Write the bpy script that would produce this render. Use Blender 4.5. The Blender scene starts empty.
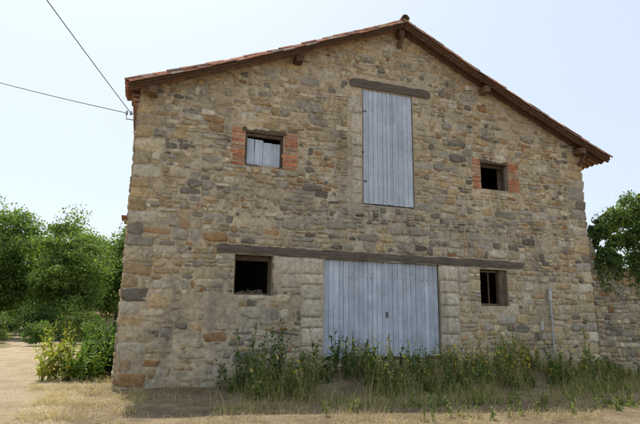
import bpy, math, random
import numpy as np
from mathutils import Matrix, Vector, noise
rnd=random.Random(7); R=np.random.default_rng(7)
sc=bpy.context.scene
col=sc.collection
# ---------------------------------------------------------------- helpers
def link(o,parent=None):
    col.objects.link(o)
    if parent: o.parent=parent
    return o
def empty(name,loc=(0,0,0)):
    e=bpy.data.objects.new(name,None); e.empty_display_size=.3; e.location=loc; return link(e)
def nz(x,y,z=0.0): return noise.noise(Vector((x,y,z)))
def mesh_np(name,V,F,mat,colors=None,parent=None,smooth=False):
    V=np.asarray(V,np.float32)
    Fs=F if isinstance(F,list) else [F]
    Fs=[np.asarray(f,np.int32) for f in Fs if len(f)]
    me=bpy.data.meshes.new(name)
    me.vertices.add(len(V)); me.vertices.foreach_set('co',V.ravel())
    nl=sum(f.size for f in Fs); nf=sum(len(f) for f in Fs)
    me.loops.add(nl); me.polygons.add(nf)
    me.loops.foreach_set('vertex_index',np.concatenate([f.ravel() for f in Fs]))
    tot=np.concatenate([np.full(len(f),f.shape[1],np.int32) for f in Fs])
    st=np.concatenate([[0],np.cumsum(tot)[:-1]]).astype(np.int32)
    me.polygons.foreach_set('loop_start',st)
    me.update(calc_edges=True)
    if colors is not None:
        a=me.color_attributes.new('Col','FLOAT_COLOR','POINT')
        c=np.ones((len(V),4),np.float32); c[:,:3]=colors
        a.data.foreach_set('color',c.ravel())
    me.polygons.foreach_set('use_smooth',np.full(nf,smooth))
    me.materials.append(mat); me.validate()
    return link(bpy.data.objects.new(name,me),parent)
class Boxes:
    def __init__(s): s.V=[];s.F=[];s.C=[];s.n=0
    def add(s,x0,x1,y0,y1,z0,z1,c=(1,1,1),M=None,jit=0):
        v=np.array([(x,y,z) for x in (x0,x1) for y in (y0,y1) for z in (z0,z1)],float)
        if jit: v+=R.uniform(-jit,jit,v.shape)
        if M is not None: v=np.array([M@Vector(p) for p in v])
        f=np.array([(0,1,3,2),(4,6,7,5),(0,4,5,1),(2,3,7,6),(0,2,6,4),(1,5,7,3)])
        s.V.append(v);s.F.append(f+s.n);s.C.append(np.tile(np.array(c,float),(8,1)));s.n+=8
    def build(s,name,mat,parent=None,bevel=0,warp=None):
        V=np.vstack(s.V)
        if warp: V=warp(V)
        o=mesh_np(name,V,np.vstack(s.F),mat,np.vstack(s.C),parent)
        if bevel:
            m=o.modifiers.new('b','BEVEL');m.width=bevel;m.segments=2
        return o
# ---------------------------------------------------------------- materials
def newmat(name):
    m=bpy.data.materials.new(name);m.use_nodes=True
    nt=m.node_tree;nt.nodes.clear()
    out=nt.nodes.new('ShaderNodeOutputMaterial')
    return m,nt,out
def noisen(nt,vec,scale,detail=6,rough=.6):
    n=nt.nodes.new('ShaderNodeTexNoise');n.inputs['Scale'].default_value=scale
    n.inputs['Detail'].default_value=detail;n.inputs['Roughness'].default_value=rough
    nt.links.new(vec,n.inputs['Vector']);return n.outputs['Fac']
def ramp(nt,fac,stops):
    r=nt.nodes.new('ShaderNodeValToRGB');nt.links.new(fac,r.inputs[0])
    e=r.color_ramp.elements
    while len(e)<len(stops): e.new(.5)
    for i,(p,c) in enumerate(stops):
        e[i].position=p;e[i].color=(c,c,c,1) if isinstance(c,(int,float)) else (*c,1)
    return r.outputs[0]
def mixc(nt,fac,a,b,mode='MIX'):
    m=nt.nodes.new('ShaderNodeMix');m.data_type='RGBA';m.blend_type=mode
    for s,v in ((m.inputs[0],fac),(m.inputs[6],a),(m.inputs[7],b)):
        if isinstance(v,(int,float)): s.default_value=v
        elif isinstance(v,tuple): s.default_value=(*v,1)
        else: nt.links.new(v,s)
    return m.outputs[2]
def coords(nt,scale=None):
    t=nt.nodes.new('ShaderNodeTexCoord').outputs['Object']
    if scale:
        mp=nt.nodes.new('ShaderNodeMapping');mp.inputs['Scale'].default_value=scale
        nt.links.new(t,mp.inputs[0]);return mp.outputs[0]
    return t
def bsdf(nt,out,color,rough=.9,height=None,bs=.5,bd=.02,spec=.2):
    b=nt.nodes.new('ShaderNodeBsdfPrincipled');b.inputs['Roughness'].default_value=rough
    b.inputs['Specular IOR Level'].default_value=spec
    if isinstance(color,tuple): b.inputs['Base Color'].default_value=(*color,1)
    else: nt.links.new(color,b.inputs['Base Color'])
    if height is not None:
        bp=nt.nodes.new('ShaderNodeBump');bp.inputs['Strength'].default_value=bs;bp.inputs['Distance'].default_value=bd
        nt.links.new(height,bp.inputs['Height']);nt.links.new(bp.outputs[0],b.inputs['Normal'])
    nt.links.new(b.outputs[0],out.inputs[0]);return b
def vcol(nt):
    a=nt.nodes.new('ShaderNodeVertexColor');a.layer_name='Col';return a.outputs[0]
def masonry_mat(name,mortar=False):
    m,nt,out=newmat(name);c=coords(nt)
    n1=noisen(nt,c,9,8,.7);n2=noisen(nt,c,45,6,.7);n3=noisen(nt,c,.7,5,.6);n4=noisen(nt,c,2.4,8,.72)
    cs=coords(nt,(1.6,1.6,.28));n5=noisen(nt,cs,1.0,7,.65)
    base=vcol(nt)
    x=mixc(nt,1.0,base,ramp(nt,n1,[(.3,.58),(.55,1.05),(.75,1.32)]),'MULTIPLY')
    x=mixc(nt,1.0,x,ramp(nt,n2,[(.3,.62),(.6,1.17)]),'MULTIPLY')
    x=mixc(nt,ramp(nt,n4,[(.54,0.0),(.66,.5)]),x,(.25,.21,.16))
    x=mixc(nt,ramp(nt,n5,[(.53,0.0),(.70,.6)]),x,(.21,.182,.148))
    x=mixc(nt,ramp(nt,n3,[(.52,0.0),(.7,.4)]),x,(.58,.495,.365))
    h=mixc(nt,.5,n1,n2)
    bsdf(nt,out,x,.95,h,1.0,.04,.1)
    return m
M_stone=masonry_mat('limestone_rubble');M_mortar=masonry_mat('lime_mortar',True)
def wood_mat(name,base,dark,scale=(14,14,1.2),peel=None,peelamt=.55,isl=(.8,1.12)):
    m,nt,out=newmat(name)
    c=coords(nt,scale);g=nt.nodes.new('ShaderNodeNewGeometry')
    n1=noisen(nt,c,2.2,8,.7);n2=noisen(nt,c,7,6,.7)
    x=mixc(nt,ramp(nt,n1,[(.35,0.0),(.65,1.0)]),dark,base)
    if peel: x=mixc(nt,ramp(nt,n2,[(peelamt,0.0),(peelamt+.1,.8)]),x,peel)
    x=mixc(nt,1.0,x,ramp(nt,g.outputs['Random Per Island'],[(0,isl[0]),(1,isl[1])]),'MULTIPLY')
    c2=coords(nt);x=mixc(nt,1.0,x,ramp(nt,noisen(nt,c2,1.3,6,.7),[(.3,.72),(.65,1.08)]),'MULTIPLY')
    bsdf(nt,out,x,.85,mixc(nt,.5,n1,n2),.6,.012,.15)
    return m
M_paint=wood_mat('peeling_blue_grey_paint',(.63,.69,.78),(.46,.52,.61),(16,16,.8),(.34,.30,.27),.575,(.82,1.08))
M_oldwood=wood_mat('weathered_oak',(.20,.165,.13),(.085,.068,.054),(.9,12,16),(.31,.27,.22),.57)
M_roofwood=wood_mat('roof_timber',(.22,.135,.085),(.095,.06,.04),(9,2,9),(.28,.21,.145),.6,(.7,1.25))
M_framewood=wood_mat('window_frame_wood',(.20,.14,.095),(.08,.057,.04),(12,12,2),(.3,.26,.22),.6)
def vc_mat(name,rough=.9,nscale=20,bs=.6,bd=.01,lo=.6,hi=1.2,spec=.2):
    m,nt,out=newmat(name);c=coords(nt);n1=noisen(nt,c,nscale,7,.7);n2=noisen(nt,c,nscale*.15,4)
    x=mixc(nt,1.0,vcol(nt),ramp(nt,n1,[(.3,lo),(.7,hi)]),'MULTIPLY')
    x=mixc(nt,1.0,x,ramp(nt,n2,[(.3,.75),(.7,1.15)]),'MULTIPLY')
    bsdf(nt,out,x,rough,n1,bs,bd,spec);return m
M_tile=vc_mat('terracotta_tile');M_brick=vc_mat('old_brick',.95,16,1,.02,.5,1.2);M_misc=vc_mat('weathered_metal',.6,30,.2,.002,.85,1.1,.5)
M_bark=vc_mat('bark',.95,12,1,.03)
def leaf_mat(name,trans=.35,rough=.6):
    m,nt,out=newmat(name);v=vcol(nt)
    d=nt.nodes.new('ShaderNodeBsdfPrincipled');d.inputs['Roughness'].default_value=rough;d.inputs['Specular IOR Level'].default_value=.25
    t=nt.nodes.new('ShaderNodeBsdfTranslucent')
    nt.links.new(v,d.inputs['Base Color'])
    tc=mixc(nt,1.0,v,(1.7,1.75,.7),'MULTIPLY');nt.links.new(tc,t.inputs[0])
    mx=nt.nodes.new('ShaderNodeMixShader');mx.inputs[0].default_value=trans
    nt.links.new(d.outputs[0],mx.inputs[1]);nt.links.new(t.outputs[0],mx.inputs[2]);nt.links.new(mx.outputs[0],out.inputs[0])
    return m
M_leaf=leaf_mat('foliage',.38);M_straw=leaf_mat('dry_grass_blades',.3,.8)
# ---------------------------------------------------------------- barn dimensions
XL,XR=-.05,13.68
AX,AZ=7.04,10.165
EL=(-.34,6.96);ER=(14.5,6.86)
SL=(AZ-EL[1])/(AX-EL[0]);SR=(AZ-ER[1])/(ER[0]-AX)
def zr(x): return AZ-SL*(AX-x) if x<AX else AZ-SR*(x-AX)
def under(x): return zr(x)-.105
def sagw(V):
    V=np.array(V,float)
    for v in V:
        t=(v[0]-EL[0])/(AX-EL[0]) if v[0]<AX else (ER[0]-v[0])/(ER[0]-AX)
        t=min(1,max(0,t));v[2]+=-.055*math.sin(math.pi*t)+.035*nz(v[0]*.7,v[1]*.7,2)*min(1,t*4+.3)+.014*nz(v[0]*2.3,v[1]*2,8)
    return V
D=11.0
barn=empty('stone_barn')
H={'ulw':(2.59,3.60,5.37,6.29),'urw':(9.73,10.71,5.42,6.29),'shut':(5.87,7.46,4.60,7.98),
   'door':(4.78,8.18,.52,3.06),'llw':(2.47,3.42,2.08,3.06),'lrw':(9.52,10.46,1.98,3.02)}
Z=dict(H);Z['lintel']=(2.04,11.03,3.07,3.30);Z['beam']=(5.5,8.02,8.0,8.24)
Z['q1']=(4.17,4.78,.6,3.07);Z['q1b']=(3.45,4.17,2.3,3.07);Z['q2']=(8.18,8.8,.9,3.07);Z['q2b']=(8.8,9.15,2.2,3.07)
Z['b1']=(2.24,2.59,5.3,6.36);Z['b2']=(3.60,4.02,5.3,6.36);Z['b3']=(9.42,9.73,5.38,6.36);Z['b4']=(10.71,11.1,5.38,6.36)
Z['s1']=(5.42,5.87,4.5,8.0);
TR=list(Z.values())
def calm(x,z):
    d=9
    for a,b,c,e in TR:
        dx=max(a-x,0,x-b);dz=max(c-z,0,z-e);d=min(d,math.hypot(dx,dz))
    return min(1,max(0,(d-.05)/.6))
# ---------------------------------------------------------------- mortar surface grid
def mdisp(x,z):
    low=max(0,min(1,(2.9-z)/2.0))*max(0,min(1,(5-x)/3))
    pt=max(0,nz(x*.55,z*.8,31))*.03
    tr=0
    for a,b,c,e in TR[7:]:
        if a-.02<x<b+.02 and c-.02<z<e+.02: tr=1
    if tr: return -.006+.006*nz(x*5,z*5,1)
    return -(.006+.012*nz(x*1.3,z*1.3,3)+.009*nz(x*5,z*5,1)+.005*nz(x*17,z*17,5)+.011*low+pt)
def lines(a,b,step,extra):
    n=int((b-a)/step);L=list(np.linspace(a,b,n+1))
    L=[v for v in L if all(abs(v-e)>step*.45 for e in extra)]+list(extra)
    return sorted(L)
def wallgrid(name,y,x0,x1,z0,z1,step,holes,topf,mat,disp,colf,parent,edge=.06):
    xs=lines(x0,x1,step,[h[i] for h in holes for i in (0,1)] );zs=lines(z0,z1,step,[h[i] for h in holes for i in (2,3)])
    nx,nzv=len(xs),len(zs);V=[];C=[]
    for i,x in enumerate(xs):
        for j,z in enumerate(zs):
            d=disp(x,z) if disp else 0
            if i in (0,nx-1) and disp: d=edge
            V.append((x,y+d,z));C.append(colf(x,z))
    F=[]
    for i in range(nx-1):
        cx=(xs[i]+xs[i+1])/2;t=topf(cx)
        for j in range(nzv-1):
            cz=(zs[j]+zs[j+1])/2
            if zs[j]>t: continue
            if any(h[0]<cx<h[1] and h[2]<cz<h[3] for h in holes): continue
            a=i*nzv+j;F.append((a,a+nzv,a+nzv+1,a+1))
    return mesh_np(name,V,np.array(F),mat,np.array(C),parent,True)
def greyf(x,z):
    g=math.exp(-((x-6.5)/3.6)**2-((z-4.1)/1.2)**2)+.35*math.exp(-((x-1.6)/3)**2-((z-1.8)/1.8)**2)
    return max(0,min(1,.85*g+.6*nz(x*.5,z*.5,9)))
def mortcol(x,z):
    g=greyf(x,z);k=1+.28*nz(x*.9,z*.9,2)+.2*nz(x*4,z*4,2)
    return [k*(a*(1-g)+b*g) for a,b in zip((.57,.46,.315),(.47,.415,.33))]
holes=list(H.values())
wallgrid('mortar_face',0,XL,XR,-.5,10.2,.045,holes,lambda x:under(x)-.02,M_mortar,mdisp,mortcol,barn)
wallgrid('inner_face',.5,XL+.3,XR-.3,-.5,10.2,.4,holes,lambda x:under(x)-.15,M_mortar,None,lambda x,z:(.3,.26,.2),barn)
V=[];F=[]
for h in holes:
    b=len(V)
    for y in (-.005,.5):
        V+= [(h[0],y,h[2]),(h[1],y,h[2]),(h[1],y,h[3]),(h[0],y,h[3])]
    for k in range(4): F.append((b+k,b+(k+1)%4,b+4+(k+1)%4,b+4+k))
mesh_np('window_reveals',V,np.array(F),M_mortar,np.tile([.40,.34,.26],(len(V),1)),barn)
# ---------------------------------------------------------------- rubble stones
PAL=[((.55,.405,.225),3.2),((.64,.53,.355),3.0),((.45,.40,.32),2.0),((.46,.27,.13),.85),((.25,.22,.175),1.1),((.54,.44,.285),3.2),((.69,.61,.46),1.9)]
def stonecol(x,z):
    g=greyf(x,z);cn=math.exp(-(x/1.0)**2-((z-.6)/1.6)**2)
    w=[b for _,b in PAL];w[2]*=1+3*g;w[4]*=1+4*g;w[0]*=1-.7*g;w[3]*=1-.8*g
    w[3]+=2.2*cn;w[0]+=3*cn
    c=rnd.choices([a for a,_ in PAL],w)[0];k=rnd.uniform(.76,1.14)*(1-.14*g)
    return [v*k for v in c]
class Stones:
    def __init__(s,calmf=None): s.V=[];s.C=[];s.Q=[];s.T=[];s.n=0;s.cf=calmf
    def stone(s,cx,cz,w,h,c,prot,n=11,ex=.5,jit=.07,warp=True,rs=.88):
        a=np.linspace(0,2*np.pi,n,endpoint=False)+np.pi/n*rnd.uniform(.4,1.6)
        ca,sa=np.cos(a),np.sin(a)
        px=np.sign(ca)*np.abs(ca)**ex*(w/2);pz=np.sign(sa)*np.abs(sa)**ex*(h/2)
        j=R.uniform(-jit,jit,(2,n))*min(w,h);px=px+j[0];pz=pz+j[1]
        if jit>.03:
            tilt=rnd.uniform(-.1,.1);px,pz=px-pz*tilt*2.5,pz+px*tilt
            tp=rnd.uniform(-.22,.22);pz=pz*(1+tp*px/(w/2))
        rows=[]
        slx,slz=rnd.uniform(-.3,.3)*prot,rnd.uniform(-.3,.3)*prot
        for sc_,y in ((1,.035),(.985,-prot*.35),(rs,-prot),(.5,-prot*1.1)):
            rows.append(np.stack([cx+px*sc_,np.full(n,y)+(slx*ca+slz*sa if y<0 else 0)+R.uniform(-.16,.16,n)*prot*(y<0),cz+pz*sc_],1))
        v=np.vstack(rows+[np.array([[cx,-prot*1.1,cz]])])
        if warp:
            q=s.cf(cx,cz) if s.cf else 1
            dx=.06*nz(cx*.9,cz*.9,11)*q;dz=(.16*nz(cx*.5,cz*.7,21)+.05*nz(cx*1.7,cz*1.4,3))*q
            v[:,0]+=dx;v[:,2]+=dz
        b=s.n;i=np.arange(n);k=(i+1)%n
        for r in range(3): s.Q.append(np.stack([b+r*n+i,b+r*n+k,b+(r+1)*n+k,b+(r+1)*n+i],1))
        s.T.append(np.stack([b+3*n+i,b+3*n+k,np.full(n,b+4*n)],1))
        cc=np.tile(c,(len(v),1))*(1+R.uniform(-.07,.07,(len(v),1)))
        s.V.append(v);s.C.append(cc);s.n+=len(v)
    def build(s,name,parent,M=None):
        V=np.vstack(s.V)
        o=mesh_np(name,V,[np.vstack(s.Q),np.vstack(s.T)],M_stone,np.vstack(s.C),parent,True)
        if M is not None: o.matrix_local=M
        return o
def rubble(S,x0,x1,z0,z1,zones,topf,colf,big=0):
    z=z0
    while z<z1:
        h=rnd.choice([.10,.13,.17,.21,.26])*rnd.uniform(.9,1.12)+(.05*rnd.random() if z<1.8 else 0)+big
        segs=[(x0,x1)]
        for q in zones:
            if q[2]<z+.68*h and q[3]>z+.32*h:
                ns=[]
                for a,b in segs:
                    if q[1]<=a or q[0]>=b: ns.append((a,b))
                    else:
                        if q[0]>a: ns.append((a,q[0]))
                        if q[1]<b: ns.append((q[1],b))
                segs=ns
        for a,b in segs:
            x=a
            while x<b-.03:
                w=min(.66,max(.10,h*rnd.choice([.7,1.0,1.3,1.7,2.3,3.0])*rnd.uniform(.85,1.15)))
                if b-(x+w)<.12: w=b-x
                cx=x+w/2
                if topf(cx)>z+h*.4 and rnd.random()>.02:
                    gap=rnd.uniform(.008,.036)
                    P=lambda: rnd.uniform(.008,.042)
                    J=rnd.uniform(.06,.14)
                    u=rnd.random()
                    if h>.15 and u<.42:
                        f=rnd.uniform(.35,.65)
                        if w>.3:
                            k=rnd.uniform(.35,.65)
                            S.stone(x+w*k/2,z+h*f/2,w*k-gap,h*f-gap,colf(cx,z),P(),jit=J)
                            S.stone(x+w*(1+k)/2,z+h*f/2,w*(1-k)-gap,h*f-gap,colf(cx,z),P(),jit=J)
                        else: S.stone(cx,z+h*f/2,w-gap,h*f-gap,colf(cx,z),P(),jit=J)
                        S.stone(cx,z+h*(1+f)/2,w-gap,h*(1-f)-gap,colf(cx,z),P(),jit=J)
                    elif u<.6 and w>.24:
                        k=rnd.uniform(.35,.65)
                        S.stone(x+w*k/2,z+h/2,w*k-gap,h-gap,colf(cx,z),P(),jit=J)
                        S.stone(x+w*(1+k)/2,z+h/2,w*(1-k)-gap,h-gap*rnd.uniform(1,2),colf(cx,z),P(),jit=J)
                    else:
                        S.stone(cx,z+h/2+rnd.uniform(-.01,.01),w-gap,h-gap,colf(cx,z),P(),jit=J)
                x+=w
        z+=h
S=Stones(calm)
zones=list(Z.values())
z=-.3;k=0
while z<6.7:
    h=rnd.uniform(.24,.38);w=(.62 if k%2 else .38)*rnd.uniform(.9,1.1)
    for sx in (0,1):
        x0=XL if sx==0 else XR-w
        S.stone(x0+w/2,z+h/2,w-.01,h-.015,stonecol(x0,z),.026,n=16,ex=.32,jit=.035,warp=False,rs=.93);zones.append((x0,x0+w,z,z+h))
    z+=h;k+=1
cream=(.66,.58,.45)
def ashlar(x0,x1,z0,z1,rows):
    hs=np.linspace(z0,z1,rows+1);hs[1:-1]+=R.uniform(-.06,.06,rows-1)
    for i in range(rows):
        a,b=x0+rnd.uniform(-.03,.02)*(rows>3),x1;k=rnd.uniform(.86,1.1)
        S.stone((a+b)/2,(hs[i]+hs[i+1])/2,b-a-.012,hs[i+1]-hs[i]-.014,[v*k for v in cream],rnd.uniform(.016,.024),n=24,ex=.18,jit=.018,warp=False,rs=.96)
ashlar(4.19,4.77,.55,3.05,7);ashlar(3.5,4.17,2.62,3.05,1);ashlar(3.62,4.17,2.28,2.62,1)
ashlar(8.19,8.78,.85,3.05,6);ashlar(8.80,9.15,2.25,3.05,2)
ashlar(5.43,5.86,7.2,7.72,1);ashlar(5.5,5.86,6.6,7.2,1);ashlar(5.55,5.86,4.6,6.6,6)
rubble(S,XL,XR,-.4,10.1,zones,lambda x:under(x)-.10,stonecol)
S.build('rubble_masonry',barn)
S2=Stones();rubble(S2,.1,D,-.3,6.6,[],lambda x:20,lambda x,z:stonecol(x+3,z))
M=Matrix(((0,1,0,XL),(-1,0,0,D+.0),(0,0,1,0),(0,0,0,1)))
S2.build('rubble_masonry_side',barn,M)
B=Boxes()
mc=(.42,.36,.27)
B.add(XL,XL+.5,.06,D,-.5,under(.1)-.08,mc);B.add(XR-.5,XR,.06,D,-.5,under(XR-.0)-.08,mc)
B.build('side_walls',M_mortar,barn)
V=[(XL+.5,D-.5,-.5),(XR-.5,D-.5,-.5),(XR-.5,D-.5,under(XR-.5)),(AX,D-.5,under(AX)),(XL+.5,D-.5,under(XL+.5))]
V+=[(a,D-.01,c) for a,b,c in V]
F5=np.array([[0,1,2,3,4],[9,8,7,6,5]]);F4=np.array([[0,5,6,1]])
mesh_np('rear_wall',V,[F5,F4],M_mortar,np.tile(mc,(10,1)),barn)
# ---------------------------------------------------------------- bricks by the upper windows
B=Boxes()
def bricks(x0,x1,z0,z1):
    z=z0;k=0
    while z<z1-.03:
        t=(z-z0)/(z1-z0);dull=.7 if .38<t<.58 else (.05 if rnd.random()<.8 else .4)
        xa=x0+rnd.uniform(-.05,.06);xb=x1+rnd.uniform(-.06,.05)
        if x0<3.6 and x0>3 or x0>10.5: xa=x0
        else: xb=x1
        xs=[xa,xb] if k%2 else [xa,(x0+x1)/2+rnd.uniform(-.05,.05),xb]
        for a,b in zip(xs[:-1],xs[1:]):
            kk=rnd.uniform(.75,1.15)
            c=[(p*(1-dull)+q*dull)*kk for p,q in zip((.60,.24,.12),(.52,.41,.29))]
            hh=rnd.uniform(.088,.098)
            B.add(a+.006,b-.006,-rnd.uniform(.012,.026),.08,z+.007,z+hh,c,jit=.007)
        z+=.105;k+=1
bricks(2.25,2.585,5.32,6.34);bricks(3.605,4.0,5.32,6.34);bricks(9.44,9.725,5.40,6.34);bricks(10.715,11.08,5.40,6.34)
B.build('brick_jambs',M_brick,barn,.010)
# ---------------------------------------------------------------- beams
def beam(name,x0,x1,z0,z1,y0,y1,mat,parent,seg=40,amp=.018,sag=0):
    V=[];xs=np.linspace(x0,x1,seg+1)
    for x in xs:
        t=(x-x0)/(x1-x0)
        a=amp*nz(x*1.7,1,z0)+amp*.5*nz(x*6,1,z0);b=amp*nz(x*2.1,5,z0)+amp*.5*nz(x*7,5,z0);c=amp*nz(x*3,9,z0)
        e=min(1,t*seg/1.2+.55,(1-t)*seg/1.2+.6)
        zc=(z0+z1)/2;hh=(z1-z0)/2*e;zc+=sag*math.sin(t*math.pi)
        V+=[(x,y0+c,zc-hh+a),(x,y0+c-.008,zc+a),(x,y0+c,zc+hh+b),(x,y1,zc+hh+b),(x,y1,zc-hh+a)]
    F=[]
    for i in range(seg):
        for k in range(5):
            F.append((i*5+k,(i+1)*5+k,(i+1)*5+(k+1)%5,i*5+(k+1)%5))
    ends=np.array([[0,1,2,3,4],[seg*5+4,seg*5+3,seg*5+2,seg*5+1,seg*5]])
    return mesh_np(name,V,[np.array(F),ends],mat,None,parent)
beam('lintel_beam',2.02,11.05,3.08,3.28,-.025,.3,M_oldwood,barn,110,.03)
beam('shutter_lintel',5.47,8.05,8.0,8.25,-.045,.3,M_oldwood,barn,40,.035,.01)
beam('window_lintel',2.5,3.68,6.24,6.36,-.015,.3,M_framewood,barn,24,.012)
beam('window_lintel_right',9.66,10.78,6.24,6.35,-.012,.3,M_framewood,barn,24,.012)
# ---------------------------------------------------------------- door and shutter
B=Boxes()
def planks(x0,x1,z0,z1,n,y,top=.01,bot=.03,th=.028):
    e=np.linspace(x0,x1,n+1);e[1:-1]+=R.uniform(-.018,.018,n-1)
    for a,b in zip(e[:-1],e[1:]):
        g=rnd.uniform(.002,.006);dy=rnd.uniform(-.006,.006)
        B.add(a+g,b-g,y+dy,y+th+dy,z0+rnd.uniform(0,bot),z1-rnd.uniform(0,top),jit=.002)
planks(4.80,6.46,.55,3.06,12,.08,.01,.09);planks(6.50,8.16,.55,3.06,12,.075,.01,.09)
B.add(6.45,6.53,.048,.072,.6,3.03)
for z in (.95,2.55):
    B.add(4.82,6.44,.12,.15,z,z+.14);B.add(6.52,8.14,.12,.15,z,z+.14)
B.build('barn_door',M_paint,barn,.003)
B=Boxes()
planks(5.89,6.665,4.64,7.98,5,.02,.01,.01);planks(6.675,7.44,4.64,7.98,5,.018,.01,.01)
B.add(6.64,6.70,-.008,.016,4.66,7.97)
B.add(5.9,7.43,.055,.09,5.1,5.24);B.add(5.9,7.43,.055,.09,7.2,7.34)
B.build('loft_shutter',M_paint,barn,.003)
B=Boxes()
B.add(5.84,7.50,.0,.2,4.55,4.615,(.2,.16,.12))
for z in (5.25,7.3):
    B.add(5.83,6.0,-.0,.012,z,z+.035,(.12,.1,.08))
B.add(6.56,6.61,.045,.07,1.6,1.75,(.12,.11,.1));B.add(5.82,5.9,-.02,.01,6.05,6.12,(.09,.08,.07))
for z in (1.0,2.62):
    for k in range(24):
        x=4.87+k*.1405;B.add(x,x+.012,.066,.08,z+rnd.uniform(-.02,.02),z+.015,(.15,.1,.08))
B.build('door_ironwork',M_misc,barn,.002)
# ---------------------------------------------------------------- windows
B=Boxes()
for i,(a,b) in enumerate(((2.66,2.86),(2.87,3.08),(3.09,3.31),(3.32,3.54))):
    B.add(a,b,.10,.125,5.40,6.10-.03*i+.02*(i%2),jit=.014)
B.build('window_boards',M_paint,barn,.003)
B=Boxes()
B.add(2.60,2.65,.05,.15,5.38,6.24);B.add(3.55,3.595,.05,.15,5.38,6.24)
B.add(2.65,3.55,.055,.145,6.16,6.235);B.add(2.6,3.6,-.01,.12,5.33,5.375)
B.add(9.735,9.78,.15,.25,5.425,6.24);B.add(10.65,10.705,.15,.25,5.425,6.24);B.add(9.78,10.65,.155,.245,6.17,6.24)
B.add(9.53,9.58,.12,.2,2.0,3.0);B.add(10.2,10.45,.06,.2,1.99,3.01)
B.add(9.58,10.2,.125,.195,2.94,3.0);B.add(9.58,10.2,.125,.195,1.99,2.05)
B.add(9.88,9.91,.13,.17,2.05,2.94)
B.add(2.475,2.53,.2,.3,2.13,2.93);B.add(3.36,3.415,.2,.3,2.13,2.93)
B.add(2.48,3.41,.2,.3,2.93,3.05);B.add(2.48,3.41,.1,.35,2.085,2.13)
B.build('window_frames',M_framewood,barn,.004)
B=Boxes()
for k in range(9):
    x=rnd.uniform(2.6,3.2);B.add(x,x+rnd.uniform(.08,.16),.3,.46,2.13,2.13+rnd.uniform(.03,.09),(.14,.12,.09),jit=.03)
B.build('rubble_on_sill',M_mortar,barn,.02)
# ---------------------------------------------------------------- roof
B=Boxes()
def slope_box(x0,x1,y0,y1,t0,t1,segs=1):
    xs=np.linspace(x0,x1,segs+1)
    v=[]
    for x in xs:
        z=zr(x);v+=[(x,y0,z+t0),(x,y0,z+t1),(x,y1,z+t1),(x,y1,z+t0)]
    f=[]
    for i in range(segs):
        a=i*4;f+=[(a+k,a+4+k,a+4+(k+1)%4,a+(k+1)%4) for k in range(4)]
    e=segs*4;f+=[(0,1,2,3),(e+3,e+2,e+1,e)]
    B.V.append(np.array(v));B.F.append(np.array(f)+B.n);B.C.append(np.ones((len(v),3)));B.n+=len(v)
YF=-.45
for side,(a,b) in enumerate(((EL[0]+.03,AX),(AX,ER[0]-.03))):
    n=int((b-a)/.16);e=np.linspace(a,b,n+1)
    for i in range(n):
        j=rnd.uniform(0,.004)
        y1=.6 if (side==0 and i==0) else D+.3
        slope_box(e[i]+.003,e[i+1]-.003,YF+rnd.uniform(.0,.03),y1,-.105-j,-.078-j)
B.build('roof_boarding',M_roofwood,barn,0,sagw)
B=Boxes()
for a,b in ((EL[0]+.06,AX-.01),(AX+.01,ER[0]-.06)):
    slope_box(a,b,YF+.05,YF+.13,-.205,-.112,30)
    slope_box(a,b,YF-.0,YF+.025,-.16,-.07,30)
    for y in np.arange(1.0,D,.9): slope_box(max(a,-.15),b,y,y+.08,-.215,-.112,8)
slope_box(AX+.2,ER[0]-.08,-.16,-.08,-.20,-.112,20)
for x,z in ((.25,6.75),(3.91,8.40),(7.04,9.72),(9.9,8.62),(13.45,7.02)):
    w=.10;zz=under(x)-.115
    B.add(x-w,x+w,YF+.08+rnd.uniform(0,.08),D-.3,zz-.2,zz-.0,jit=.015)
for x in (13.55,7.04):
    zz=under(x)-.32
    v=Matrix.Translation((x,-.05,zz-.25))@Matrix.Rotation(math.radians(40),4,'X')
    B.add(-.05,.05,-.05,.05,-.02,.36,M=v)
B.build('roof_timbers',M_roofwood,barn,.008,sagw)
TV=[];TQ=[];TC=[];tn=0
def tile(p,ax,up,L,r0,r1,c,seg=6,flip=1,th=.013):
    global tn
    p=np.array(p);ax=np.array(ax)/np.linalg.norm(ax);up=np.array(up)-np.dot(up,ax)*ax;up/=np.linalg.norm(up);sd=np.cross(ax,up)
    a=np.linspace(0,np.pi,seg+1)
    rows=[]
    for t,r in ((0,r0),(L,r1)):
        for rr in (r,r-th):
            rows.append(p+ax*t+np.outer(np.cos(a)*rr,sd)+np.outer(np.sin(a)*rr*flip,up))
    V=np.vstack(rows);m=seg+1;i=np.arange(seg)
    q=[np.stack([s*m+i,s*m+i+1,t*m+i+1,t*m+i],1) for s,t in ((0,2),(1,3),(0,1),(2,3))]
    TV.append(V);TQ.append(np.vstack(q)+tn);TC.append(np.tile(c,(len(V),1)));tn+=len(V)
def tcol():
    c=rnd.choices([(.50,.235,.145),(.56,.31,.20),(.40,.20,.135),(.50,.38,.28),(.27,.19,.15),(.30,.27,.19)],[3.5,2.5,3,1.6,1.3,.8])[0];k=rnd.uniform(.8,1.12)
    return [v*k for v in c]
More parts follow.
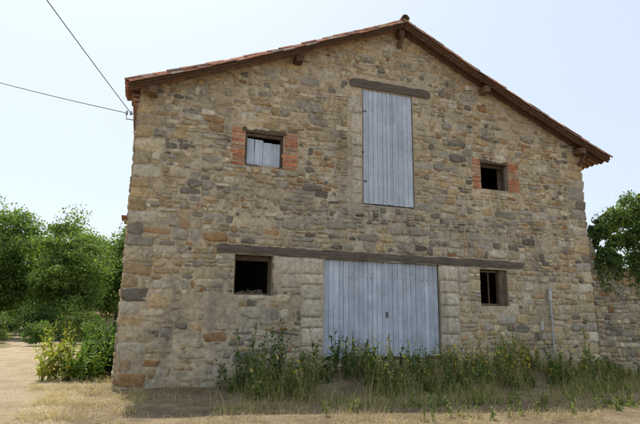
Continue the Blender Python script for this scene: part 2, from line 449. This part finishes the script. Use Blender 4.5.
for side in (0,1):
    ex,ez=(EL if side==0 else ER);sx=1 if side==0 else -1
    ln=math.hypot(AX-ex,AZ-ez);d=np.array([(AX-ex)/ln,0,(AZ-ez)/ln])
    up=np.array([-d[2],0,d[0]]) if side==0 else np.array([d[2],0,-d[0]])
    nrow=int(ln/.34)+1
    y=YF+.06;cidx=0
    while y<D+.3:
        for r in range(nrow):
            s=r*ln/nrow-.05
            if side==0 and r==0 and y>.5: s+=.18
            pp=np.array([ex,y,ez])+d*s+up*(-.055+.012)
            jz=rnd.uniform(-.012,.022)
            tile(pp+np.array([0,rnd.uniform(-.01,.01),jz]),d+np.array([0,rnd.uniform(-.04,.04),.02]),up,ln/nrow+.1,.095,.075,tcol())
            if cidx<2 or r==0:
                tile(pp+np.array([0,.1,.02]),d,up,ln/nrow+.1,.085,.095,tcol(),flip=-1)
            if cidx==0:
                tile(pp+np.array([0,-.05,-.06+rnd.uniform(-.015,.015)])+d*.1,d+np.array([0,rnd.uniform(-.04,.04),.02]),up,ln/nrow+.06,.088,.068,tcol())
        y+=.205;cidx+=1
y=YF-.06
while y<D+.3:
    tile((AX,y,AZ-.01+rnd.uniform(-.006,.01)),(0,1,.03),(0,0,1),.46,.13,.11,tcol(),8);y+=.38
for lev,(xo,zo) in enumerate(((-.24,6.80),(-.19,6.67),(-.14,6.55))):
    y=-.03
    while y<(.7 if lev==0 else D):
        tile((xo,y+.1,zo),(1,0,0),(0,0,1),.3,.085,.085,tcol(),5);y+=.19
mesh_np('roof_tiles',sagw(np.vstack(TV)),np.vstack(TQ),M_tile,np.vstack(TC),barn,False)
B=Boxes()
for lev,(xo,zo) in enumerate(((-.24,6.80),(-.19,6.67),(-.14,6.55))):
    B.add(xo+.03,XL+.03,-.02,D if lev else .7,zo-.022,zo-.004,(.40,.26,.18))
B.add(-.2,-.06,.1,.6,3.78,3.83,(.42,.2,.12));B.add(-.14,-.06,.15,.55,3.7,3.76,(.4,.33,.25))
B.build('cornice_courses',M_brick,barn)
# ---------------------------------------------------------------- ruined wall to the right
rw=empty('ruined_stone_wall')
def rtop(x):
    base=3.35+.18*nz(x*1.3,7)
    return max(base,4.35-(x-13.69)*2.2)
def rcol(x,z):
    k=1+.25*nz(x,z,4);return (.40*k,.335*k,.245*k)
RX=21.0
wallgrid('mortar_face',.0,XR+.01,RX,-.6,4.5,.06,[],lambda x:rtop(x)-.04,M_mortar,lambda x,z:mdisp(x,z)+.03,rcol,rw,.08)
S3=Stones();rubble(S3,XR+.02,RX,-.5,4.5,[],lambda x:rtop(x),lambda x,z:[v*.86 for v in stonecol(x,1)],.01)
S3.build('rubble_masonry',rw).location=(0,.02,0)
xs=np.arange(XR+.02,RX,.12);V=[];F=[]
for i,x in enumerate(xs):
    t=rtop(x)-.03;V+=[(x,.07,-.6),(x,.07,t),(x,.55,t+.03*nz(x*6,2)),(x,.55,-.6)]
    if i: a=(i-1)*4;F+=[(a+k,a+4+k,a+4+(k+1)%4,a+(k+1)%4) for k in range(3)]
mesh_np('wall_core',V,np.array(F),M_mortar,np.tile(mc,(len(V),1)),rw)
# ---------------------------------------------------------------- ground
def sst(a,b,x):
    t=max(0,min(1,(x-a)/(b-a)));return t*t*(3-2*t)
def gh(x,y):
    r=.34*sst(2.2,5,x)*sst(-2.6,-.6,y)*(1-sst(11,13.5,x)*.5)
    near=sst(60,20,abs(y)) if abs(y)>20 else 1
    und=.035*nz(x*.5,y*.5)+.015*nz(x*2.1,y*2.1,3)
    return r+und*near-.03
def axis(lo,hi,c0,c1,fine):
    L=list(np.arange(c0,c1+1e-6,fine));s=fine;x=c1
    while x<hi: s*=1.25;x+=s;L.append(x)
    s=fine;x=c0
    while x>lo: s*=1.25;x-=s;L.insert(0,x)
    return L
gx=axis(-500,500,-8,16,.14);gy=axis(-300,900,-9,8,.14)
V=[(x,y,gh(x,y)) for x in gx for y in gy];ny=len(gy)
i,j=np.meshgrid(np.arange(len(gx)-1),np.arange(ny-1),indexing='ij');a=(i*ny+j).ravel()
Fg=np.stack([a,a+ny,a+ny+1,a+1],1)
def ground_nodes(name,path):
    m,nt,out=newmat(name);c=coords(nt)
    n0=noisen(nt,c,.35,5);n1=noisen(nt,c,2.2,8,.7);n2=noisen(nt,c,25,8,.75);n3=noisen(nt,c,.8,6,.65)
    dry=mixc(nt,ramp(nt,n1,[(.35,0.),(.65,1.)]),(.22,.165,.105),(.38,.305,.20))
    dry=mixc(nt,ramp(nt,n3,[(.46,0.),(.60,.85)]),dry,(.175,.135,.09))
    grn=mixc(nt,ramp(nt,n2,[(.35,0.),(.65,1.)]),(.11,.14,.045),(.26,.25,.11))
    sx=nt.nodes.new('ShaderNodeSeparateXYZ');nt.links.new(c,sx.inputs[0])
    mr=nt.nodes.new('ShaderNodeMapRange');mr.inputs[1].default_value=9;mr.inputs[2].default_value=30
    nt.links.new(sx.outputs[1],mr.inputs[0])
    f=mixc(nt,1.0,ramp(nt,n0,[(.35,.25),(.6,1.)]),mr.outputs[0],'MULTIPLY')
    g=mixc(nt,f,dry,grn)
    if path:
        sand=mixc(nt,ramp(nt,n1,[(.3,0.),(.7,1.)]),(.44,.345,.225),(.57,.47,.33))
        sand=mixc(nt,1.0,sand,ramp(nt,n2,[(.3,.72),(.7,1.1)]),'MULTIPLY')
        sand=mixc(nt,ramp(nt,n3,[(.46,0.),(.62,.75)]),sand,(.34,.27,.165))
        e=mixc(nt,1.0,vcol(nt),ramp(nt,n1,[(.3,-.35),(.7,.35)]),'ADD')
        g=mixc(nt,ramp(nt,e,[(.35,0.),(.6,1.)]),g,sand)
    g=mixc(nt,1.0,g,ramp(nt,n2,[(.25,.55),(.7,1.15)]),'MULTIPLY')
    bsdf(nt,out,g,1,mixc(nt,.6,n1,n2),1,.06,.05);return m
mesh_np('ground',V,Fg,ground_nodes('dry_ground',False),None,None,True)
ys=axis(-12,120,-11,9,.2);V=[];C=[];nx=25
for y in ys:
    cx=-2.4-.10*max(0,y)-.0009*max(0,y)**2;w=1.7+.25*nz(y*.3,3)
    for k in range(nx):
        t=k/(nx-1)*2-1;x=cx+t*w*1.35;V.append((x,y,gh(x,y)+.006-.004*abs(t)));e=1-sst(.45,.98,abs(t));C.append((e,e,e))
i,j=np.meshgrid(np.arange(len(ys)-1),np.arange(nx-1),indexing='ij');a=(i*nx+j).ravel()
mesh_np('dirt_path',V,np.stack([a,a+1,a+nx+1,a+nx],1),ground_nodes('sandy_path',True),np.array(C),None,True)
# ---------------------------------------------------------------- vegetation builders
def leafarr(P,size,asp,C,nrm=None,up=.0):
    n=len(P);size=np.broadcast_to(size,(n,))[:,None]
    d=R.normal(size=(n,3));d[:,2]+=up;d/=np.linalg.norm(d,axis=1)[:,None]
    q=R.normal(size=(n,3)) if nrm is None else nrm+R.normal(size=(n,3))*.5
    s=np.cross(d,q);s/=np.linalg.norm(s,axis=1)[:,None]+1e-6
    u=np.cross(s,d)
    v=np.stack([P,P+d*size*.5+s*size*asp*.5+u*size*.08,P+d*size,P+d*size*.5-s*size*asp*.5+u*size*.08],1)
    f=np.arange(n*4).reshape(n,4)
    F=np.vstack([f[:,[0,1,2]],f[:,[0,2,3]]])
    return v.reshape(-1,3),F,np.repeat(C,4,0)
def merge(parts):
    V=[];F=[];C=[];n=0
    for v,f,c in parts:
        V.append(v);F.append(f+n);C.append(c);n+=len(v)
    return np.vstack(V),np.vstack(F),np.vstack(C)
def vary(base,n,amt=.25,alt=None,pa=0):
    c=np.tile(np.array(base),(n,1))
    if alt is not None:
        m=R.random(n)<pa;c[m]=alt
    return c*(1+R.uniform(-amt,amt,(n,1)))*(1+R.uniform(-.08,.08,(n,3)))
def blades(P,Hh,W,lean,C,seg=3):
    n=len(P);a=R.uniform(0,2*np.pi,n);dx=np.stack([np.cos(a),np.sin(a),0*a],1)
    b=a+np.pi/2+R.uniform(-.6,.6,n);sd=np.stack([np.cos(b),np.sin(b),0*b],1)
    rows=[]
    for k in range(seg+1):
        t=k/seg
        c=P+dx*(lean*Hh*t*t)[:,None]+np.array([0,0,1])*(Hh*t*np.maximum(.25,1-.4*lean*t))[:,None]
        w=(W*(1-t)**.7*.5)[:,None] if k<seg else (W*.04)[:,None]
        rows+= [c-sd*w,c+sd*w]
    v=np.stack(rows,1);m=2*(seg+1);f=np.arange(n*m).reshape(n,m)
    F=np.vstack([f[:,[2*k,2*k+1,2*k+3,2*k+2]] for k in range(seg)])
    return v.reshape(-1,3),np.vstack([F[:,[0,1,2]],F[:,[0,2,3]]]),np.repeat(C,m,0)
def tube(pts,r0,r1,c,seg=7):
    pts=np.array(pts,float);n=len(pts);V=[]
    for i,p in enumerate(pts):
        d=pts[min(i+1,n-1)]-pts[max(i-1,0)];d/=np.linalg.norm(d)
        a=np.cross(d,[.3,.9,.1]);a/=np.linalg.norm(a);b=np.cross(d,a);r=r0+(r1-r0)*i/(n-1)
        t=np.linspace(0,2*np.pi,seg,endpoint=False);V.append(p+np.outer(np.cos(t),a)*r+np.outer(np.sin(t),b)*r)
    V=np.vstack(V);F=[]
    for i in range(n-1):
        for k in range(seg):
            q=(i*seg+k,i*seg+(k+1)%seg,(i+1)*seg+(k+1)%seg,(i+1)*seg+k);F+=[(q[0],q[1],q[2]),(q[0],q[2],q[3])]
    return V,np.array(F),np.tile(c,(len(V),1))
def crown(center,rad,ncl,nleaf,lsize,base,amt=.3,alt=None,pa=0,clr=.28,zmin=None):
    center=np.array(center);rad=np.array(rad);parts=[];cl=[]
    for _ in range(ncl):
        d=R.normal(size=3);d/=np.linalg.norm(d);rr=R.uniform(.4,1.0)
        p=center+d*rad*rr*(1+.35*nz(d[0]*2,d[1]*2,d[2]*2+center[0]))
        if zmin is not None and p[2]<zmin: p[2]=zmin+R.uniform(0,.5)
        cl.append(p)
        s=clr*rad.mean()*R.uniform(.5,1.3);n=int(nleaf*R.uniform(.6,1.3))
        q=R.normal(size=(n,3));q/=np.linalg.norm(q,axis=1)[:,None];P=p+q*(R.uniform(.2,1.25,n)**.8)[:,None]*s*np.array([1.15,1.15,.7])
        tone=R.uniform(.7,1.3);nr=q.copy();nr[:,2]+=.5
        parts.append(leafarr(P,lsize*R.uniform(.6,1.3,n),.6,vary(base,n,amt,alt,pa)*tone,nr))
    return parts,cl
def tree(name,x,y,h,rad,base,ncl=60,nleaf=330,ls=.2,trunk=.2,low=.2,clr=.22):
    e=empty(name,(x,y,0));z0=gh(x,y)
    cz=h*(low+1)/2;rz=h*(1-low)/2
    parts,cl=crown((0,0,cz),(rad,rad,rz),ncl,nleaf,ls,base,.3,[b*1.6 for b in base],.2,clr)
    V,F,C=merge(parts);mesh_np('crown',V,F,M_leaf,C,e)
    bp=[tube([(0,0,z0-.2),(.08,0,h*.2),(-.1,.1,h*.45),(0,0,h*.75)],trunk,trunk*.3,(.16,.13,.1),9)]
    for p in cl[:30]:
        t=R.uniform(.2,.6);b=np.array([0,0,h*t]);mid=(b+p)/2+R.normal(size=3)*.15+[0,0,-.15]
        bp.append(tube([b,mid,p],trunk*.35,.02,(.16,.13,.1),5))
    V,F,C=merge(bp);mesh_np('trunk_and_limbs',V,F,M_bark,C,e)
G1=(.105,.165,.042);G2=(.135,.20,.055)
tree('broadleaf_tree',-10.4,33,10.0,3.5,G1,150,250,.22,.28,.06,.24)
tree('broadleaf_tree',-4.9,31,9.4,3.0,G2,150,250,.21,.25,.06,.24)
tree('broadleaf_tree',-16.5,37,10.5,4.2,G1,80,210,.26,.3,.10)
tree('broadleaf_tree',-1.6,38,10.2,3.2,(.115,.175,.05),120,220,.25,.25,.06,.25)
tree('broadleaf_tree',-8.0,43,10.5,3.6,G1,110,220,.27,.25,.06,.25)
def mass(name,cs,base,ncl,nl,ls,alt=None,pa=0,amt=.3,clr=.35,mat=M_leaf,zmin=.1):
    parts=[]
    for c,r in cs:
        parts+=crown(c,r,ncl,nl,ls,base,amt,alt,pa,clr,zmin)[0]
    V,F,C=merge(parts);return mesh_np(name,V,F,mat,C)
mass('hedge_row',[((x,50+3*math.sin(x),1.9+.7*math.sin(x*.7)),(3.4,2,2.3)) for x in range(-60,8,4)],(.085,.13,.04),26,120,.32)
mass('distant_trees',[((x,120+12*math.sin(x*.3),4.5+1.5*math.sin(x)),(8,6,5)) for x in range(-180,120,12)],(.08,.12,.06),30,50,.9)
mass('bush',[((-4.9,20,.75),(.8,.7,.75))],(.10,.16,.045),24,130,.11)
mass('bush',[((-8.0,24,.9),(1.3,1.0,.9))],(.12,.17,.05),24,130,.12)
mass('bush',[((-5.6,27,1.1),(2.2,1.0,1.05))],(.07,.115,.035),30,140,.14)
mass('bush',[((-2.9,22,1.0),(1.4,1.0,1.15))],(.10,.15,.04),30,130,.13,(.35,.10,.08),.05)
hs=empty('distant_house');B=Boxes();B.add(-5.0,-1.2,44,47,0,1.9,(.6,.52,.42));B.build('walls',M_brick,hs)
V=[(-5.3,43.7,1.9),(-.9,43.7,1.9),(-.9,45.5,2.8),(-5.3,45.5,2.8),(-5.3,47.3,1.9),(-.9,47.3,1.9)]
mesh_np('roof',V,np.array([(0,1,2,3),(3,2,5,4)]),M_tile,np.tile((.38,.2,.14),(6,1)),hs)
def leafy_stems(P,Hs,leaf,base,per=14,lean=.15,alt=None,pa=0,asp=.45,stemc=(.15,.17,.06),up=.3,tv=.25):
    parts=[]
    for p,h in zip(P,Hs):
        a=R.uniform(0,6.28);l=R.uniform(0,lean)*h;pts=[p+np.array([math.cos(a)*l*t*t,math.sin(a)*l*t*t,h*t]) for t in np.linspace(0,1,5)]
        parts.append(tube(pts,.005+.004*h,.002,stemc,4))
        t=np.linspace(.12,1,per);Q=np.array([p+np.array([math.cos(a)*l*k*k,math.sin(a)*l*k*k,h*k]) for k in t])
        Q=np.repeat(Q,2,0);n=len(Q);sz=leaf*(1.15-.6*np.repeat(t,2)**2)*R.uniform(.7,1.2,n)
        parts.append(leafarr(Q,sz,asp,vary(base,n,.25,alt,pa)*R.uniform(1-tv,1+tv),np.tile([0,0,1.4],(n,1)),up))
    return parts
def scatter(x0,x1,y0,y1,n,f=None):
    P=[]
    while len(P)<n:
        x=R.uniform(x0,x1);y=R.uniform(y0,y1)
        if f is None or R.random()<f(x,y): P.append((x,y,gh(x,y)-.02))
    return np.array(P)
P=scatter(-1.25,-.35,1.6,3.0,40);Hs=R.uniform(.5,1.0,40)
parts=leafy_stems(P,Hs,.17,(.12,.20,.045),13,.35,(.22,.27,.06),.2,.5)
P=scatter(-.85,-.12,2.4,3.8,44);parts+=leafy_stems(P,R.uniform(.8,1.6,44),.19,(.095,.175,.04),15,.3,None,0,.5)
V,F,C=merge(parts);mesh_np('leafy_shrub',V,F,M_leaf,C)
P=scatter(-1.8,-1.15,1.7,2.4,22);parts=leafy_stems(P,R.uniform(.7,1.45,22),.2,(.25,.29,.05),14,.45,(.40,.37,.09),.3,.35)
V,F,C=merge(parts);mesh_np('yellowing_plant',V,F,M_leaf,C)
# ---- weeds before the door
def dens(x,y): return max(.02,min(1,.40+2.4*nz(x*.8,y*.9,6)))
def hprof(x): return np.interp(x,[1.5,2.3,3.0,3.6,4.6,5.2,6,7,8,9,10.5,11.5,12.5,14],[.3,.7,1.25,.9,.85,1.0,.6,.72,.68,.95,.75,.65,.5,.45])
W1=(.14,.185,.058);W2=(.21,.235,.08);W3=(.09,.14,.045)
parts=[]
for base,leaf,n,asp in ((W1,.10,150,.5),(W2,.075,150,.35),(W3,.13,100,.65),((.28,.26,.12),.06,140,.3)):
    P=scatter(1.7,13.2,-2.4,-.25,n,dens);Hs=np.array([hprof(p[0])*R.uniform(.25,1.05) for p in P])
    parts+=leafy_stems(P,Hs,leaf,base,int(12+R.integers(0,5)),.5,(.30,.28,.11),.2,asp)
P=scatter(2.4,3.5,-1.3,-.4,20);parts+=leafy_stems(P,R.uniform(.6,1.4,20),.15,W3,14,.25,None,0,.6)
P=scatter(4.3,5.6,-1.6,-.5,22);parts+=leafy_stems(P,R.uniform(.5,1.05,22),.13,W3,14,.25)
P=scatter(6.6,7.6,-1.5,-.5,14);parts+=leafy_stems(P,R.uniform(.4,.85,14),.12,W1,14,.3)
P=scatter(9.3,10.1,-1.3,-.6,12);parts+=leafy_stems(P,R.uniform(.7,1.1,12),.10,(.34,.32,.07),14,.3)
P=scatter(2.5,13.5,-5.2,-2.2,260,lambda x,y:dens(x,y)*sst(2,8,x)*.9+.03);parts+=leafy_stems(P,R.uniform(.08,.4,260),.08,W1,7,.7,W2,.4,.5)
V,F,C=merge(parts);mesh_np('weeds',V,F,M_leaf,C)
n=11000;P=scatter(1.6,13.8,-3.8,-.1,n,dens);Hs=R.uniform(.12,.85,n)*np.interp(P[:,0],[1.5,3,9,12,14],[.45,1,1,.8,.6])*np.interp(P[:,1],[-3.8,-2,-.5],[.35,.9,1])
a=blades(P,Hs,R.uniform(.005,.012,n),R.uniform(.1,1.1,n),vary((.18,.21,.08),n,.35,(.46,.39,.22),.5))
V,F,C=merge([a]);mesh_np('tall_grass',V,F,M_leaf,C)
parts=[]
P=scatter(3,13.2,-2.6,-.5,150,dens)
for i,p in enumerate(P):
    h=R.uniform(.4,1.0);l=R.uniform(-.12,.12,2);tip=p+np.array([l[0],l[1],h]);parts.append(tube([p,(p+tip)/2+[.01,0,.02],tip],.004,.002,(.38,.33,.19),4))
    q=tip+R.normal(size=(14,3))*[.025,.025,.07];parts.append(leafarr(q,.035,.5,vary((.50,.42,.25),14,.3),None,.8))
for (x,y,h) in ((12.0,-1.1,1.25),(9.7,-1.0,1.15),(12.35,-.9,.8),(6.0,-1.2,.95)):
    z0=gh(x,y);p=np.array([x,y,z0]);parts.append(tube([p,p+[.02,0,h*.6],p+[.01,.01,h]],.012,.006,(.2,.22,.1),5))
    q=p+np.array([0,0,1])*R.uniform(h*.55,h,70)[:,None]+R.normal(size=(70,3))*[.02,.02,0];parts.append(leafarr(q,.045,.6,vary((.25,.27,.1),70,.3,(.6,.5,.06),.25),None,.4))
    q=p+np.array([0,0,1])*R.uniform(0,h*.5,26)[:,None];parts.append(leafarr(q,.2,.4,vary((.2,.25,.1),26),np.tile([0,0,1.5],(26,1)),.3))
V,F,C=merge(parts);mesh_np('seed_stalks',V,F,M_straw,C)
P=scatter(3.0,12.0,-2.2,-.5,160,dens);P[:,2]+=R.uniform(.3,.8,160)
Q=np.repeat(P,6,0)+R.normal(size=(960,3))*.013;V,F,C=merge([leafarr(Q,.032,.8,vary((.78,.62,.06),960,.2),None,.6)]);mesh_np('yellow_flowers',V,F,M_straw,C)
# ---- dry grass, trampled hay
def dd(x,y):
    path=sst(.0,1.0,abs(x+2.4)-1.1) if x<0.5 else 1
    return path*max(.06,min(1,.4+1.8*nz(x*.9,y*.9,16)))
n=38000;P=scatter(-7,14,-8,.0,n,dd);Hs=R.uniform(.04,.22,n)*(1+.8*R.random(n)**4)
a=blades(P,Hs,R.uniform(.004,.009,n),R.uniform(.3,2.2,n),vary((.42,.345,.22),n,.4,(.25,.185,.11),.35),2)
n=16000;P=scatter(-9,-.1,0,22,n,lambda x,y: sst(.0,1.3,abs(x+2.4+.1*y+.0009*y*y)-1.4)*dens(x,y));Hs=R.uniform(.06,.3,n)
b=blades(P,Hs,R.uniform(.006,.014,n),R.uniform(.2,1.3,n),vary((.46,.39,.23),n,.3,(.22,.25,.09),.3),2)
n=3600;P=scatter(-1.7,.6,-3.8,2.2,n,lambda x,y:max(0,min(1,.10+2.6*nz(x*1.6,y*1.3,43))));Hs=R.uniform(.08,.38,n)
c_=blades(P,Hs,R.uniform(.004,.009,n),R.uniform(.6,2.4,n),vary((.48,.395,.24),n,.35,(.26,.20,.11),.2),3)
n=12000;P=scatter(-3.5,13,-7,-.1,n,lambda x,y:max(.1,min(1,.5+1.5*nz(x*1.1,y*1.1,70))));P[:,2]+=.025
d_=blades(P,R.uniform(.01,.03,n),R.uniform(.003,.006,n),R.uniform(4,9,n),vary((.50,.42,.28),n,.35,(.25,.19,.12),.3),2)
V,F,C=merge([a,b,c_,d_]);mesh_np('dry_grass',V,F,M_straw,C)
# ---- ivy over the ruined wall
parts=[]
IV=(.07,.12,.04);iva=(.18,.235,.06)
for c,r,k in (((14.35,.1,4.15),(.6,.4,.6),30),((15.5,.2,4.75),(.9,.6,1.0),54),((17,.3,5.0),(1.3,.8,1.3),54),((18.8,.3,4.4),(1.4,.7,1.2),40),((14.4,-.1,3.6),(.6,.12,.3),20),((15.8,-.1,3.55),(1.0,.12,.4),34),((13.95,.05,4.4),(.3,.25,.2),7)):
    parts+=crown(c,r,k,95,.1,IV,.35,iva,.22,.26,2.7)[0]
sh=[]
for _ in range(60):
    x=R.uniform(13.85,18);top=np.interp(x,[13.8,14.6,15.6,17,18],[4.3,4.8,5.7,6.0,5.4]);s0=np.array([x,-.15,top-.25]);a=R.uniform(-1,1);L=R.uniform(.35,.85)
    q=[s0+np.array([a*L*t,-.15*t,L*t*(1-.9*t)*1.2]) for t in np.linspace(0,1,6)];sh.append(tube(q,.006,.003,(.14,.12,.06),4))
    q=np.repeat(np.array(q),5,0)+R.normal(size=(30,3))*.04;parts.append(leafarr(q,.1,.7,vary(IV,30,.3,iva,.5)))
for _ in range(60):
    x=R.uniform(13.8,17.5);L=R.uniform(.3,1.2);q=[np.array([x+.15*nz(x,t*3),-.06,3.6-L*t]) for t in np.linspace(0,1,6)]
    q=np.repeat(np.array(q),6,0)+R.normal(size=(36,3))*[.06,.02,.05];parts.append(leafarr(q,.09,.8,vary(IV,36,.3,iva,.3)))
V,F,C=merge(parts+sh);iv=mesh_np('ivy',V,F,M_leaf,C)
# ---------------------------------------------------------------- pipe, bracket, wires, poles
B=Boxes()
sp=empty('standpipe')
parts=[tube([(11.88,-.10,.3),(11.88,-.10,2.2)],.028,.028,(.42,.42,.40),10),tube([(11.88,-.10,2.18),(11.88,-.10,2.5)],.055,.055,(.55,.55,.53),12),tube([(11.88,-.10,2.5),(11.88,-.10,2.56)],.07,.015,(.4,.4,.4),12)]
V,F,C=merge(parts);mesh_np('pipe',V,F,M_misc,C,sp,True)
for z in (.9,1.7): B.add(11.84,11.92,-.12,.02,z,z+.03,(.25,.2,.16))
B.add(11.52,11.6,-.06,.0,1.32,1.55,(.5,.5,.48))
B.build('pipe_clips',M_misc,sp)
ins=empty('insulator_bracket')
parts=[tube([(-.04,.0,6.15),(-.3,-.02,6.15),(-.3,-.02,6.3)],.012,.012,(.15,.14,.13),6),tube([(-.04,.0,6.3),(-.2,-.02,6.3)],.012,.012,(.15,.14,.13),6)]
for x,z in ((-.3,6.3),(-.2,6.3)):
    parts.append(tube([(x,-.02,z-.03),(x,-.02,z+.02),(x,-.02,z+.06)],.035,.02,(.45,.44,.4),8))
V,F,C=merge(parts);mesh_np('arms',V,F,M_misc,C,ins)
def wire(a,b,sag,r=.009):
    a=np.array(a);b=np.array(b);return tube([a+(b-a)*t-np.array([0,0,sag*4*t*(1-t)]) for t in np.linspace(0,1,24)],r,r,(.08,.08,.085),5)
pl=[wire((-.3,-.02,6.3),(-6.5,4.75,8.95),.06),wire((-.2,-.02,6.3),(-4.35,-9.9,8.3),.1)]
V,F,C=merge(pl);mesh_np('power_line',V,F,M_misc,C)
for (x,y,h) in ((-6.5,4.75,9.2),(-4.35,-9.9,8.6)):
    e=empty('utility_pole');V,F,C=merge([tube([(x,y,-.3),(x,y,h)],.13,.09,(.2,.16,.12),10),tube([(x-.4,y,h-.3),(x+.4,y,h-.3)],.04,.04,(.2,.16,.12),6),tube([(x,y,h-.3),(x,y,h-.15)],.04,.03,(.45,.44,.4),8)])
    mesh_np('pole',V,F,M_bark,C,e)
# ---------------------------------------------------------------- light
el=math.radians(66);az=(-.22,1.0)
L=math.hypot(*az);sd=Vector((az[0]/L*math.cos(el),az[1]/L*math.cos(el),math.sin(el)))
ld=bpy.data.lights.new('sun','SUN');ld.energy=5.0;ld.angle=math.radians(.5);ld.color=(1,.94,.84)
lo=bpy.data.objects.new('sun',ld);link(lo);lo.rotation_euler=sd.to_track_quat('Z','Y').to_euler()
w=bpy.data.worlds.new('World');sc.world=w;w.use_nodes=True;nt=w.node_tree
sky=nt.nodes.new('ShaderNodeTexSky');sky.sky_type='NISHITA';sky.sun_disc=False
sky.sun_elevation=el;sky.sun_rotation=math.atan2(sd.x,sd.y);sky.dust_density=3.0;sky.air_density=1.2;sky.ozone_density=1.5
sky_lift=mixc(nt,.5,sky.outputs[0],(7.1,7.8,8.5))       # near-white colour mixed into the sky to brighten it and the wall
bg=nt.nodes['Background'];bg.inputs[1].default_value=.15;nt.links.new(sky_lift,bg.inputs[0])
# ---------------------------------------------------------------- camera
cam=bpy.data.cameras.new('camera');co=bpy.data.objects.new('camera',cam);link(co)
cam.sensor_width=36;cam.lens=513.733/640*36;cam.clip_end=3000
r,u,b=[Vector(v) for v in ([0.945,-0.3268,0.01369],[-0.08142,-0.19451,0.97752],[-0.31679,-0.92486,-0.21042])]
Mx=Matrix((r,u,b)).transposed().to_4x4();Mx.translation=(.37,-12.483,1.445);co.matrix_world=Mx
sc.camera=co
sc.view_settings.view_transform='Standard';sc.view_settings.look='None';sc.view_settings.exposure=0
